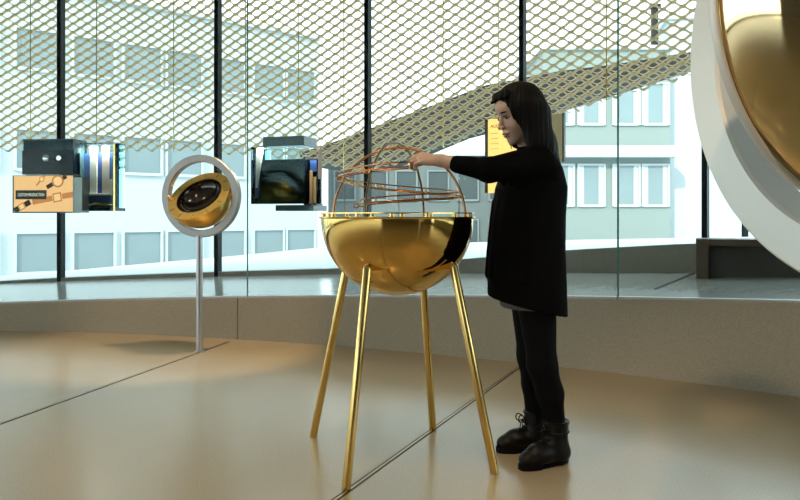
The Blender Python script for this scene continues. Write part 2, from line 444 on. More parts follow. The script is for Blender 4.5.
# sloping roof of the neighbouring wing, seen through the lower mesh
lowp = [(300, 157), (345, 163), (400, 156), (486, 121), (560, 102), (617, 82), (690, 60), (760, 38)]
upp = [(300, 153), (345, 138), (400, 117), (486, 85), (560, 71), (617, 64), (690, 52), (760, 34)]
wr = thing('wing_roof', 'dark brown sloping roof behind the lower edge of the gold mesh', 'roof', Vector((P(300, 155, 17.5).x, 17.5, 0)))
b = MB(); vs = []
for (l_, u_) in zip(lowp, upp):
    a_, c_ = P(l_[0], l_[1], 17.5), P(u_[0], u_[1], 17.5)
    vs += [a_, a_ + Vector((0, 4, 0)), c_ + Vector((0, 4, .2)), c_]
b.add(vs, [(i*4+k_, (i+1)*4+k_, (i+1)*4+(k_+1) % 4, i*4+(k_+1) % 4) for i in range(len(lowp)-1) for k_ in range(4)] + [(0,1,2,3), (len(vs)-1, len(vs)-2, len(vs)-3, len(vs)-4)])
obj('roof', b, M['roof_dark'], wr, offset=wr.location)
for px, ztop in ((367, 2.4), (522, 3.7), (745, 5.2)):
    b = MB(); p_ = P(px, 216, 19.2); b.tube([(p_.x, 19.2, .1), (p_.x, 19.2, ztop)], .09, 12); obj('column', b, M['steel_dark'], wr, offset=wr.location)

# ================================================================== bench on the gallery
q = pol(radians(55.7), R_OUT - .62); BZ = hfloor(radians(57.2)) - .004
bp = P(696, 272, 6.35); rzb = radians(-22)
bench = thing('bench', 'dark walnut bench on the raised gallery, behind the broad silver ring', 'bench', (bp.x, bp.y, BZ), rzb)
b = MB(); b.box((0, 0, 0), (.10, .42, .36)); obj('end_panel', b, M['dark_wood'], bench, bevel=.006)
b = MB(); b.box((1.45, 0, 0), (1.55, .42, .36)); obj('end_panel', b, M['dark_wood'], bench, bevel=.006)
b = MB(); b.box((.10, 0, .30), (1.45, .42, .36)); obj('seat', b, M['dark_wood'], bench, bevel=.006)
b = MB(); b.box((.10, .12, 0), (1.45, .40, .299)); obj('front_panel', b, M['dark_panel'], bench)

# ================================================================== gold bowl on four legs
BC = Vector((-.012, 3.18, 0)); BR = .336; RZ = 1.045
bowl = thing('armillary_bowl', 'large polished gold hemisphere on four slanting gold legs', 'sculpture', BC)
prof = []
for i in range(33):
    a = -pi/2 + (pi/2) * i / 32; prof.append((max(BR * cos(a), .0), RZ + BR * sin(a)))
prof += [(BR - .012, RZ)] + [((BR - .012) * cos(-pi/2 * i / 24), RZ + (BR - .012) * sin(-pi/2 * i / 24)) for i in range(1, 25)]
b = MB(); b.lathe(prof, 96); obj('bowl', b, M['gold'], bowl, smooth=True)
b = MB(); b.lathe([(BR - .03, RZ), (BR + .007, RZ), (BR + .009, RZ + .004), (BR + .007, RZ + .009), (BR - .03, RZ + .009)], 96, closed_prof=True)
obj('rim', b, M['gold_satin'], bowl, smooth=True)
b = MB(); b.lathe([(0, RZ - .012), (BR - .012, RZ - .012), (BR - .012, RZ - .006), (0, RZ - .006)], 64); obj('inner_plate', b, M['gold_satin'], bowl, smooth=True)
for i in range(14):
    a = 2*pi * i / 14 + .16; b = MB(); b.lathe([(0, 0), (.013, 0), (.013, .004), (.010, .005), (.010, .010), (.013, .011), (.013, .014), (0, .014)], 16, Matrix.Translation(((BR - .013) * cos(a), (BR - .013) * sin(a), RZ + .009)))
    obj('knob', b, M['gold_satin'], bowl, smooth=True)
b = MB(); b.lathe([(BR - .028, RZ + .0225), (BR + .003, RZ + .0225), (BR + .003, RZ + .0265), (BR - .028, RZ + .0265)], 96, closed_prof=True); obj('upper_ring', b, M['gold_satin'], bowl, smooth=True)
legs = [(-.2083, 2.777), (.389, 2.95), (-.416, 3.444), (.163, 3.556)]
for (x, y) in legs:
    d = Vector((x, y, 0)) - BC; az = d.normalized(); foot = d; top = az * .272
    ztop = RZ - sqrt(BR*BR - .272**2) + .012
    b = MB(); top.z = ztop
    dirv = (top - foot).normalized()
    b.tube([foot, foot + dirv * .004, top - dirv * .02, top - dirv*.008, top], [.0165, .018, .018, .016, .008], 20)
    obj('leg', b, M['gold_satin'], bowl, smooth=True)
def hoop(R, rz_deg, r, m, sq=1.0):
    a = radians(rz_deg); u = Vector((cos(a), sin(a), 0)); pts = []
    for i in range(49):
        t = pi * i / 48; pts.append(u * (R * cos(t)) + Vector((0, 0, RZ + .008 + R * sq * sin(t))))
    b = MB(); b.tube(pts, r, 10); return obj('hoop', b, m, bowl, smooth=True)
hoop(.306, -18, .0056, M['copper']); hoop(.312, 66, .0056, M['bronze'], 1.05)
# helical track: two rails with ties
def track(t):   # t 0..1, angle measured in plan, start at back-left
    ang = radians(200) + t * radians(441)
    z = interp(t, [(0, 1.098), (.37, 1.137), (.78, 1.218), (1, 1.252)])
    r = interp(t, [(0, .17), (.08, .20), (.36, .285), (.5, .28), (.8, .255), (1, .25)])
    return Vector((r * cos(ang), r * sin(ang), z)), Vector((cos(ang), sin(ang), 0))
rails = []
N = 110
for (dr_i, dzz) in ((-.012, 0.), (.012, .006), (0, .026)):
    pts = []
    for i in range(N + 1):
        p, e = track(i / N); pts.append(p + e * dr_i + Vector((0, 0, dzz)))
    rails.append(pts)
b = MB(); b.tube(rails[0], .0032, 8); trk = obj('spiral_track', b, M['copper'], bowl, smooth=True)
for pts in rails[1:]:
    b = MB(); b.tube(pts, .0032, 8); obj('rail', b, M['copper'], trk, smooth=True)
ties = [i for i in range(0, N + 1, 11)] + list(range(66, 88, 2))
for i in ties:
    b = MB(); b.tube([rails[0][i], rails[1][i], rails[2][i], rails[0][i]], .0024, 6); obj('tie', b, M['gold_satin'], trk)
# props carrying the track
for i in (2, 40, 62, 90):
    p = rails[0][i]; b = MB(); b.tube([(p.x, p.y, RZ - .007), (p.x, p.y, p.z)], .0022, 6); obj('prop', b, M['bronze'], bowl)
p = rails[0][0]; b = MB(); b.tube([p, p + Vector((-.022, -.004, .004))], .003, 8); b.tube([p + Vector((-.03 + .010*cos(2*pi*i/16), -.004, .004 + .010*sin(2*pi*i/16))) for i in range(16)], .0026, 8, closed=True)
obj('crank_ring', b, M['copper'], bowl, smooth=True)

# ================================================================== hemispheres in silver rings
def ring_orb(name, label, C, R, th, bowl_R, o_dir, inner, depth, flange, kind, pivot_vertical=False):
    base = Vector((C[0], C[1], 0)); t = thing(name, label, 'sculpture', base, 0., 'hemispheres in silver rings')
    u = Vector((cos(th), sin(th), 0)); nrm = Vector((sin(th), -cos(th), 0)); up = Vector((0, 0, 1))
    B = Matrix((( u.x, up.x, nrm.x, 0), (u.y, up.y, nrm.y, 0), (u.z, up.z, nrm.z, C[2]), (0, 0, 0, 1)))
    ri = R * inner; e = R * .012
    b = MB(); b.lathe([(ri, -depth), (R, -depth), (R, -e), (R - e, 0), (ri + e, 0), (ri, -e)], 128, B, closed_prof=True)
    obj('ring', b, M['silver_lit' if kind == 'back' else 'silver'], t, smooth=True, autosm=radians(30))
    b = MB(); zt = C[2] - R + .01
    rp = R * .078
    b.lathe([(0, 0), (rp*1.5, 0), (rp*1.5, .008), (rp, .010), (rp, zt), (0, zt)], 28); obj('pole', b, M['pole'], t, smooth=True)
    # bowl
    o = Vector(o_dir).normalized(); a = o.orthogonal().normalized(); c = o.cross(a)
    Q = Matrix(((a.x, c.x, o.x, 0), (a.y, c.y, o.y, 0), (a.z, c.z, o.z, C[2]), (0, 0, 0, 1)))
    r = bowl_R; rin = r * flange
    dz_ = .52 if kind == 'back' else 1.
    prof = [(r * cos(-pi/2 + pi/2*i/40), dz_ * r * sin(-pi/2 + pi/2*i/40)) for i in range(41)]
    prof += [(r * 1.015, .0), (r * 1.015, r*.03), (rin, r*.03), (rin, -.004)]
    b = MB(); b.lathe(prof, 96, Q); bo = obj('bowl', b, M['gold_lit' if kind == 'back' else 'gold_bright'], t, smooth=True)
    prof = [(rin * 1.0 * cos(-pi/2 + pi/2*i/24), rin * .55 * sin(-pi/2 + pi/2*i/24)) for i in range(25)]
    b = MB(); b.lathe(prof, 64, Q); obj('inner_dish', b, M['dark_mirror'], bo, smooth=True)
    for i in range(12):   # hour marks on the flange
        an = 2*pi*i/12; b = MB(); X = Q @ Matrix.Rotation(an, 4, 'Z')
        b.box((rin + (r - rin)*.35, -r*.010, r*.03), (r*.97, r*.010, r*.036), X); obj('hour_mark', b, M['bronze'], bo)
    if kind == 'back':
        b = MB(); b.lathe([(r*1.016 + .007*cos(2*pi*i/10), r*.015 + .010*sin(2*pi*i/10)) for i in range(10)], 128, Q, closed_prof=True); obj('rim', b, M['silver_lit'], bo, smooth=True, autosm=3.)
    axis = up if pivot_vertical else u
    for s in (-1, 1):
        a0 = axis * s * (bowl_R * 1.0); a1 = axis * s * (ri + .004)
        b = MB(); b.tube([a0 + Vector((0,0,C[2])), a1 + Vector((0,0,C[2]))], R*.035, 14); obj('pivot', b, M['gold_satin'], t, smooth=True)
    return t
def rot_about(v, ax, deg): return Matrix.Rotation(radians(deg), 3, Vector(ax)) @ Vector(v)
th = -.2; nL = Vector((sin(th), -cos(th), 0))
oL = Vector((0, 0, 1)) * cos(radians(46)) + nL * sin(radians(46))
oL = rot_about(oL, nL, 9)
ring_orb('hemisphere_stand', 'gold hemisphere in a silver ring on a slim grey pole, by the low wall', (-1.56, 5.60, 1.212), .322, th, .252, oL, .825, .06, .74, 'open')
ring_orb('hemisphere_stand', 'very large gold dome inside a broad silver ring in the near foreground', (.984, 1.4755, 1.4859), .60, -1.30, .416, (-.33, .944, .01), .81, .11, .8, 'back', True)

# ================================================================== display cases hung on the inner glass
M['case_black'] = mat('black_lacquer', (.004, .007, .008), .06, spec=.22, noise=.2)
M['case_teal'] = mat('smoked_lid', (.05, .10, .11), .15, noise=.2)
M['case_navy'] = mat('navy_card', (.010, .030, .16), .5, noise=.8, nscale=9, color2=(.02, .09, .28))
M['strap_pink'] = mat('pale_pink_strap', (.80, .62, .56), .6, noise=.12, nscale=80)
M['strap_white'] = mat('white_strap', (.86, .82, .78), .6, noise=.1, nscale=60)
M['strap_orange'] = mat('orange_strap', (.85, .52, .25), .6, noise=.2, nscale=60)
M['poster'] = mat('poster_print', (.90, .60, .30), .5, noise=.25, nscale=6, color2=(.93, .70, .42), emit=(1, .50, .19), estr=.23)
M['poster_ink'] = mat('poster_brown_ink', (.62, .27, .09), .5, noise=.3, nscale=40, emit=(.8, .28, .08), estr=.18)
M['poster_dark'] = mat('poster_dark_ink', (.05, .055, .04), .5, noise=.3, nscale=30)
M['poster_cream'] = mat('poster_cream_ink', (.95, .70, .40), .5, noise=.1, emit=(1, .56, .24), estr=.25)
M['silver_side'] = mat('pewter_side', (.20, .21, .19), .2, metal=.7, noise=.3, nscale=6)
M['letter'] = mat('pale_letters', (.85, .85, .70), .6, noise=.05, emit=(1, 1, .8), estr=.2)
M['steel'] = mat('watch_steel', (.75, .75, .74), .15, metal=1., noise=.1)
def local_frame(px, r):
    lo, hi = radians(20), radians(110)
    for _ in range(50):
        m_ = (lo + hi) / 2; q_ = pol(m_, r)
        if 400 + 720*q_.x/q_.y > px: lo = m_
        else: hi = m_
    return lo, pol(lo, r)
def case_root(name, label, cat, px, r, zb, rz=None):
    a, p = local_frame(px, r)
    return thing(name, label, cat, (p.x, p.y, zb), (a - pi/2) if rz is None else rz, 'display cases on the glass' if cat == 'display case' else None), p.y
def bxo(name, lo, hi, m, parent, bevel=0.):
    b = MB(); b.box(lo, hi); return obj(name, b, m, parent, bevel=bevel)
def tilt_box(name, lo, hi, m, parent, Mx, bevel=0.):
    b = MB(); b.box(lo, hi, Mx); return obj(name, b, m, parent, bevel=bevel)

RF = R_IN + .052         # just behind the inner glass
# -- black box with two watches
zs = lambda py, D: CAMZ + (216 - py) * D / 720
t, D = case_root('display_case', 'black display case with two round watches, above the watch poster', 'display case', 22, RF + .16, 0)
sc = D / 720
t.location.z = zs(174.5, D); w = 54 * sc; h = 34 * sc
bxo('back_panel', (0, .20, 0), (w, .24, h), M['case_black'], t)
bxo('face', (0, .0, 0), (w, .02, h * .70), M['case_black'], t, .003)
bxo('side', (0, .02, 0), (.012, .20, h), M['case_black'], t); bxo('side', (w - .012, .02, 0), (w, .20, h), M['case_teal'], t)
bxo('shelf', (.06, -.03, -.035), (w * .78, .18, -.002), M['silver_side'], t)
bxo('glass_top', (.0, .002, h * .70), (w, .012, h), M['case_glass'], t)
bxo('lid', (0, .0, h), (w, .24, h + .012), M['case_teal'], t)
for dx, rr in ((.245, .034), (.375, .026)):
    wt = MB(); X = Matrix.Translation((dx, -.001, h*.47)) @ Matrix.Rotation(pi/2, 4, 'X')
    wt.lathe([(0, 0), (rr, 0), (rr, .006), (rr*.85, .010), (0, .010)], 28, X)
    o = obj('watch', wt, M['steel'], smooth=True); o.location = t.location; o.rotation_euler = t.rotation_euler
    tag(o, ('larger' if rr > .03 else 'smaller') + ' round steel watch on the black display case', 'watch', 'watches in the display cases')
# -- poster box
t, D = case_root('poster_box', 'orange poster of wristwatches with a dark title strip, below the black case', 'poster', 12.5, RF, 0)
sc = D / 720; t.location.z = zs(213, D); w = 64.5 * sc; h = 37.5 * sc
bxo('box', (0, .012, 0), (w, .12, h), M['silver_side'], t)
bxo('print', (.010, .004, .012), (w - .004, .012, h - .004), M['poster'], t)
b = MB(); b.box((0, .0, 0), (w, .012, .010)); b.box((0, .0, h-.004), (w, .012, h)); b.box((0, 0, .01), (.009, .012, h-.004)); b.box((w-.004, 0, .01), (w, .012, h-.004))
obj('edge_frame', b, M['case_teal'], t)
bxo('side_panel', (w + .001, .0, .002), (w + .085, .12, h - .02), M['silver_side'], t)
def px_to(u, v): return u / 600. * w, h - (v / 350.) * h     # u,v in poster crop units (0..600, 0..350)
def face_watch(cx, cz, r, ang, sl, sw, ink, dark, squarish=False):
    k = MB(); X = Matrix.Translation((cx, .004, cz)) @ Matrix.Rotation(pi/2, 4, 'X')
    seg = 4 if squarish else 26
    k.lathe([(0, 0), (r, 0), (r, .0014), (0, .0014)], seg, X @ Matrix.Rotation(pi/4 + ang, 4, 'Z'))
    wo = obj('printed_watch', k, ink, t)
    k = MB(); k.lathe([(0, .0014), (r*.72, .0014), (r*.72, .0020), (0, .0020)], seg, X @ Matrix.Rotation(pi/4 + ang, 4, 'Z')); obj('printed_dial', k, M['poster_cream'], wo)
    for s in (-1, 1):
        k = MB(); k.box((r*.8 if s > 0 else -r*.8 - sl[0], -.0012, -sw/2), (r*.8 + sl[1] if s > 0 else -r*.8, 0., sw/2),
                        Matrix.Translation((cx, .004, cz)) @ Matrix.Rotation(-ang, 4, 'Y'))
        obj('printed_strap', k, dark[0 if s < 0 else 1], wo)
x, z = px_to(445, 55); face_watch(x, z, .058, radians(28), (.075, .05), .038, M['poster_ink'], (M['poster_dark'], M['poster_dark']))
x, z = px_to(288, 35); face_watch(x, z, .026, radians(48), (.06, .02), .016, M['poster_ink'], (M['poster_ink'], M['poster_ink']))
x, z = px_to(440, 205); face_watch(x, z, .060, radians(10), (.20, .11), .050, M['poster_ink'], (M['poster_ink'], M['poster_ink']), True)
x, z = px_to(90, 290); face_watch(x, z, .042, radians(28), (.05, .06), .05, M['poster_ink'], (M['poster_dark'], M['poster_dark']), True)
x0, z0 = px_to(30, 222); x1, z1 = px_to(335, 138)
sg = bxo('title_strip', (x0, .0005, z0), (x1, .004, z1), M['poster_dark'], t)
Tx = Matrix.Translation((x0 + .022, .0003, (z0 + z1)/2 - .014)) @ Matrix.Rotation(pi/2, 4, 'X')
text_mesh('lettering', 'CUSTOM PRODUCTION', .040, M['letter'], sg, Tx @ Matrix.Diagonal((.60, 1, 1, 1)))
# -- glass case with two straps
t, D = case_root('display_case', 'glass display case with navy back and two tall pale straps', 'display case', 80, RF + .25, 0)
sc = D / 720; t.location.z = zs(211, D); w = 37.5 * sc; h = 67 * sc; dp = .19; wb = 48 * sc
bxo('base', (0, .0, 0), (w, dp, .03), M['case_black'], t)
bxo('back_panel', (-.012, dp - .12, .03), (w - .012, dp - .10, h * .87), M['case_navy'], t)
bxo('left_panel', (-.016, .0, .0), (-.004, dp - .10, h * .87), M['case_teal'], t)
cl = bpy.data.lights.new('case_lamp', 'AREA'); cl.shape = 'RECTANGLE'; cl.size = w*.8; cl.size_y = .06; cl.energy = 4.; cl.color = (1, .88, .75)
clo = bpy.data.objects.new('case_lamp', cl); COL.objects.link(clo); clo.parent = t; clo.location = (w/2, .04, h - .02); clo.rotation_euler = (radians(18), 0, 0)
bxo('front_glass', (0, 0, .03), (w, .008, h), M['case_glass'], t)
bxo('side_glass', (w - .008, .008, .03), (w, dp, h), M['case_glass'], t)
bxo('side_panel', (w - .03, .012, .03), (w - .012, dp - .03, h * .86), M['case_teal'], t)
bxo('edge_strip', (w - .012, -.006, .0), (w + .002, .0, h), M['gold_satin'], t)
bxo('lid', (0, .0, h), (w, dp, h + .01), M['case_teal'], t)
def place(o, root, off):
    o.rotation_euler = root.rotation_euler
    o.location = root.location + Matrix.Rotation(root.rotation_euler.z, 3, 'Z') @ Vector(off)
    return o
for i, (u0, u1, mm, nm) in enumerate(((.22, .42, 'strap_white', 'whiter'), (.57, .76, 'strap_pink', 'pinker'))):
    s = MB(); s.box((u0 * w, 0, 0), (u1 * w, .02, h * .70))
    o = place(obj('watch_strap', s, M[mm], bevel=.004), t, (0, .035, .17)); tag(o, nm + ' of the two tall straps standing in the navy-backed glass case', 'watch strap', 'watch straps in the display cases')
s = MB(); s.box((.775*w, 0, 0), (.875*w, .02, .13)); tag(place(obj('watch_strap', s, M['strap_pink'], bevel=.004), t, (0, .036, .17)), 'short pink strap at the foot of the two tall straps', 'watch strap', 'watch straps in the display cases')
s = MB(); s.box((.10*w, 0, 0), (.88*w, .045, .018)); st = place(obj('display_step', s, M['strap_white'], bevel=.004), t, (0, .018, .150)); tag(st, 'pale shelf under the tall straps in the glass case', 'shelf')
s = MB(); s.tube([(.15*w, 0, .02), (.4*w, .0, .035), (.62*w, 0, .022), (.88*w, 0, .03)], [.012, .02, .018, .012], 10)
tag(place(obj('gold_watch', s, M['gold_satin'], smooth=True), t, (0, .038, .032)), 'gold watch lying on the base of the strap case', 'watch', 'watches in the display cases')
# -- middle black case
t, D = case_root('display_case', 'black display case with a smoked lid, beside the gold hoops', 'display case', 251, RF + .02, 0)
sc = D / 720; t.location.z = zs(204, D); k = sc
def U(px): return (px - 251) * k
def V(py): return (204 - py) * k
dp = .36
bxo('base', (0, 0, 0), (U(309), dp, .016), M['case_black'], t)
b = MB()   # front face, narrower at the top, leaning back slightly
b.add([(U(258), .01, .016), (U(308), .01, .016), (U(308), .02, V(160)), (U(264), .02, V(160)), (U(258), .03, .016), (U(308), .03, .016), (U(308), .04, V(160)), (U(264), .04, V(160))],
      [(0,1,2,3),(4,7,6,5),(0,4,5,1),(1,5,6,2),(2,6,7,3),(3,7,4,0)])
obj('face', b, M['case_black'], t)
bxo('back_panel', (U(262), dp - .03, .016), (U(308), dp, V(160)), M['case_black'], t)
bxo('side_glass', (0, .0, .016), (.008, dp, V(147)), M['case_glass'], t)
bxo('front_glass', (.008, 0, .016), (U(309), .008, V(147)), M['case_glass'], t)
bxo('side_panel', (U(308), .012, .016), (U(309.5), dp, V(158)), M['case_black'], t)
bxo('lid', (U(264), .0, V(147)), (U(309), dp - .1, V(137.5)), M['case_teal'], t, .006)
bxo('tray', (U(277), .02, V(211)), (U(318), dp - .05, V(205.2)), M['case_teal'], t, .004)
l2_ = bpy.data.lights.new('case_lamp', 'AREA'); l2_.shape = 'RECTANGLE'; l2_.size = U(318); l2_.size_y = .05; l2_.energy = 2.5; l2_.color = (1, .9, .8)
lo2 = bpy.data.objects.new('case_lamp', l2_); COL.objects.link(lo2); lo2.parent = t; lo2.location = (U(290), .02, V(147) - .012); lo2.rotation_euler = (radians(12), 0, 0)
bxo('inner_card', (.012, .05, .05), (U(257), .06, V(160)), M['case_navy'], t)
s = MB(); s.add([(U(254), 0, 0), (U(256), 0, 0), (U(263), 0, V(148)-.12), (U(255), 0, V(148)-.12), (U(254), .012, 0), (U(256), .012, 0), (U(263), .012, V(148)-.12), (U(255), .012, V(148)-.12)],
                [(0,1,2,3),(4,7,6,5),(0,4,5,1),(1,5,6,2),(2,6,7,3),(3,7,4,0)])
tag(place(obj('watch_strap', s, M['strap_white']), t, (0, .03, .14)), 'white tapering strap at the left end of the middle black case', 'watch strap', 'watch straps in the display cases')
# side wing to the right with orange straps
bxo('wing_back', (U(310), .10, .0), (U(322), .12, V(160)), M['case_black'], t)
bxo('wing_card', (U(311), .085, V(172)), (U(318), .10, V(161)), M['case_navy'], t)
bxo('wing_base', (U(309), .0, -.012), (U(322), .14, .0), M['case_black'], t)
for (a_, b_, y0, y1, nm) in ((312, 315.0, 202, 170, 'longer'), (316, 318.6, 201, 175, 'shorter')):
    s = MB(); s.box((U(a_), 0, 0), (U(b_), .015, (y0 - y1) * k)); tag(place(obj('watch_strap', s, M['strap_orange'], bevel=.003), t, (0, .055, .004)), nm + ' orange strap at the right end of the middle black case', 'watch strap', 'watch straps in the display cases')
s = MB(); s.box((U(324), 0, 0), (U(328), .012, 30 * k)); s2 = place(obj('hanging_strap', s, M['strap_pink'], bevel=.003), t, (0, .0, V(180))); tag(s2, 'pale pink strap fixed to the glass beside the middle black case', 'watch strap', 'watch straps in the display cases')
# -- glowing wooden panel behind the woman
M['wood_panel'] = mat('pale_oak_board', (.92, .70, .42), .5, noise=.5, nscale=5, stretch=(1.5, 1, 22), color2=(.80, .55, .28))
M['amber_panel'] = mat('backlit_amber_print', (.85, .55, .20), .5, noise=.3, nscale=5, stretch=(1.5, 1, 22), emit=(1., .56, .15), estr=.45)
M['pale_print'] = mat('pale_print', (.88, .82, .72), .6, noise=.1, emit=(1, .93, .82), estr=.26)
t, D = case_root('wooden_panel', 'amber backlit wooden panel standing behind the woman', 'panel', 486.5, RF + .05, 0, radians(-33))
ang = radians(-33); 
def un(px): # distance along the panel for a pixel
    k_ = (px - 400) / 720.; return (k_ * t.location.y - t.location.x) / (cos(ang) - k_ * sin(ang))
t.location.z = zs(193, D); h = (193 - 119.5) * D / 720; w1, w2 = un(545), un(564)
bxo('frame', (-.012, -.004, 0), (.012, .035, h), M['dark_wood'], t)
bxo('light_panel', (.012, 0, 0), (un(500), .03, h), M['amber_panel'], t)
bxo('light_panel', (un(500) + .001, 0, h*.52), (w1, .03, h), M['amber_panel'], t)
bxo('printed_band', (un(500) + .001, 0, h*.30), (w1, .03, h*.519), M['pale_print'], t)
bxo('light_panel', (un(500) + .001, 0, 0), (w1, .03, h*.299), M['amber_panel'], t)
bxo('board', (w1 + .002, .0, h * .40), (w2 - .012, .03, h + .0), M['wood_panel'], t)
bxo('frame', (w2 - .012, -.003, h*.38), (w2, .033, h + .004), M['dark_wood'], t)
text_mesh('lettering', 'AUDEMARS', .035, M['dark_wood'], t, Matrix.Translation((un(490.5), -.001, h * .915 - .02)) @ Matrix.Rotation(pi/2, 4, 'X'))
for i in range(4):
    bxo('text_line', (un(490.5), -.001, h * (.80 - .07*i)), (un(498.5), 0., h * (.80 - .07*i) + .004), M['wood_panel'], t)

# ================================================================== the woman (distance fields -> one skin)
class SDF:
    def __init__(self, xs, ys, zs):
        self.ax = [np.asarray(a, np.float32) for a in (xs, ys, zs)]
        self.F = np.full([len(a) for a in self.ax], 1.0, np.float32)
    def _sub(self, lo, hi):
        sl = []; cs = []
        for a, l, h_ in zip(self.ax, lo, hi):
            i, j = np.searchsorted(a, [l, h_]); sl.append(slice(max(i-1, 0), j+1)); cs.append(a[sl[-1]])
        return tuple(sl), np.meshgrid(*cs, indexing='ij', sparse=True)
    def _mix(self, sl, d, k, op):
        f = self.F[sl]
        if op == 'add':
            if k > 0:
                h_ = np.clip(.5 + .5*(f - d)/k, 0, 1); self.F[sl] = f + (d - f)*h_ - k*h_*(1-h_)
            else: self.F[sl] = np.minimum(f, d)
        else:
            d = -d
            if k > 0:
                h_ = np.clip(.5 + .5*(d - f)/k, 0, 1); self.F[sl] = f + (d - f)*h_ + k*h_*(1-h_)
            else: self.F[sl] = np.maximum(f, d)
    def cap(self, a, b, r1, r2, k=.02, op='add', stretch=None):
        a, b = np.array(a, float), np.array(b, float); m = max(r1, r2) + .05 + k
        sl, (X, Y, Z) = self._sub(np.minimum(a, b) - m, np.maximum(a, b) + m)
        ba = b - a; L = ba @ ba + 1e-12
        h_ = np.clip(((X-a[0])*ba[0] + (Y-a[1])*ba[1] + (Z-a[2])*ba[2]) / L, 0, 1)
        d = np.sqrt((X-a[0]-ba[0]*h_)**2 + (Y-a[1]-ba[1]*h_)**2 + (Z-a[2]-ba[2]*h_)**2) - (r1 + (r2-r1)*h_)
        self._mix(sl, d, k, op)
    def ell(self, c, r, Rm=None, k=.02, op='add'):
        c = np.array(c, float); r = np.array(r, float); m = max(r) + .05 + k
        sl, (X, Y, Z) = self._sub(c - m, c + m); X = X-c[0]; Y = Y-c[1]; Z = Z-c[2]
        if Rm is not None:
            R_ = np.array(Rm); X, Y, Z = (X*R_[0,0]+Y*R_[1,0]+Z*R_[2,0], X*R_[0,1]+Y*R_[1,1]+Z*R_[2,1], X*R_[0,2]+Y*R_[1,2]+Z*R_[2,2])
        k0 = np.sqrt((X/r[0])**2 + (Y/r[1])**2 + (Z/r[2])**2); k1 = np.sqrt((X/r[0]**2)**2 + (Y/r[1]**2)**2 + (Z/r[2]**2)**2) + 1e-9
        self._mix(sl, (k0*(k0-1)/k1).astype(np.float32), k, op)
    def loft(self, secs, k=.02, op='add', p=2.3):
        """elliptic column through sections (z, cx, cy, rx, ry)"""
        secs = sorted(secs); z = [s[0] for s in secs]; m = .08
        lo = (min(s[1]-s[3] for s in secs)-m, min(s[2]-s[4] for s in secs)-m, z[0]-m); hi = (max(s[1]+s[3] for s in secs)+m, max(s[2]+s[4] for s in secs)+m, z[-1]+m)
        sl, (X, Y, Z) = self._sub(lo, hi)
        zz = np.clip(Z, z[0], z[-1]); g = lambda i: np.interp(zz, z, [s[i] for s in secs])
        cx, cy, rx, ry = g(1), g(2), g(3), g(4)
        q = (np.abs((X-cx)/rx)**p + np.abs((Y-cy)/ry)**p)**(1/p)
        d = (q - 1) * np.minimum(rx, ry) * .85
        d = np.maximum(d, np.maximum(z[0]-Z, Z-z[-1])); self._mix(sl, d.astype(np.float32), k, op)
    def plane_cut(self, p, nrm):
        X, Y, Z = np.meshgrid(*self.ax, indexing='ij', sparse=True)
        self.F = np.maximum(self.F, (X-p[0])*nrm[0] + (Y-p[1])*nrm[1] + (Z-p[2])*nrm[2])
    def mesh(self, relax=1):
        F = self.F; s = F < 0; X, Y, Z = self.ax
        cnt = np.zeros([d-1 for d in s.shape], np.int8)
        offs = [(i, j, k) for i in (0,1) for j in (0,1) for k in (0,1)]
        sh = cnt.shape
        for o in offs: cnt += s[o[0]:o[0]+sh[0], o[1]:o[1]+sh[1], o[2]:o[2]+sh[2]]
        act = np.argwhere((cnt > 0) & (cnt < 8)); idx = np.full(sh, -1, np.int64); idx[act[:,0], act[:,1], act[:,2]] = np.arange(len(act))
        acc = np.zeros((len(act), 3)); num = np.zeros(len(act))
        for a in offs:
            for d in range(3):
                if a[d]: continue
                b_ = list(a); b_[d] = 1
                ia = act + np.array(a); ib = act + np.array(b_)
                fa = F[ia[:,0], ia[:,1], ia[:,2]]; fb = F[ib[:,0], ib[:,1], ib[:,2]]
                m = (fa < 0) != (fb < 0); t_ = np.where(m, fa / np.where(m, fa - fb, 1), 0)
                pa = np.stack([X[ia[:,0]], Y[ia[:,1]], Z[ia[:,2]]], 1); pb = np.stack([X[ib[:,0]], Y[ib[:,1]], Z[ib[:,2]]], 1)
                acc += np.where(m[:,None], pa + (pb - pa)*t_[:,None], 0); num += m
        V_ = acc / num[:,None]; faces = []
        for d in range(3):
            e1, e2 = (d+1) % 3, (d+2) % 3
            n_ = list(s.shape); a = [slice(None)]*3; b_ = [slice(None)]*3
            a[d] = slice(0, -1); b_[d] = slice(1, None)
            ch = np.argwhere(s[tuple(a)] != s[tuple(b_)])
            ok = (ch[:,e1] > 0) & (ch[:,e2] > 0) & (ch[:,e1] < s.shape[e1]-1) & (ch[:,e2] < s.shape[e2]-1); ch = ch[ok]
            ins = s[ch[:,0], ch[:,1], ch[:,2]]
            q = []
            for (o1, o2) in ((-1,-1),(0,-1),(0,0),(-1,0)):
                c = ch.copy(); c[:,e1] += o1; c[:,e2] += o2; q.append(idx[c[:,0], c[:,1], c[:,2]])
            q = np.stack(q, 1); q[~ins] = q[~ins][:, ::-1]; faces.append(q)
        return V_, np.concatenate(faces)
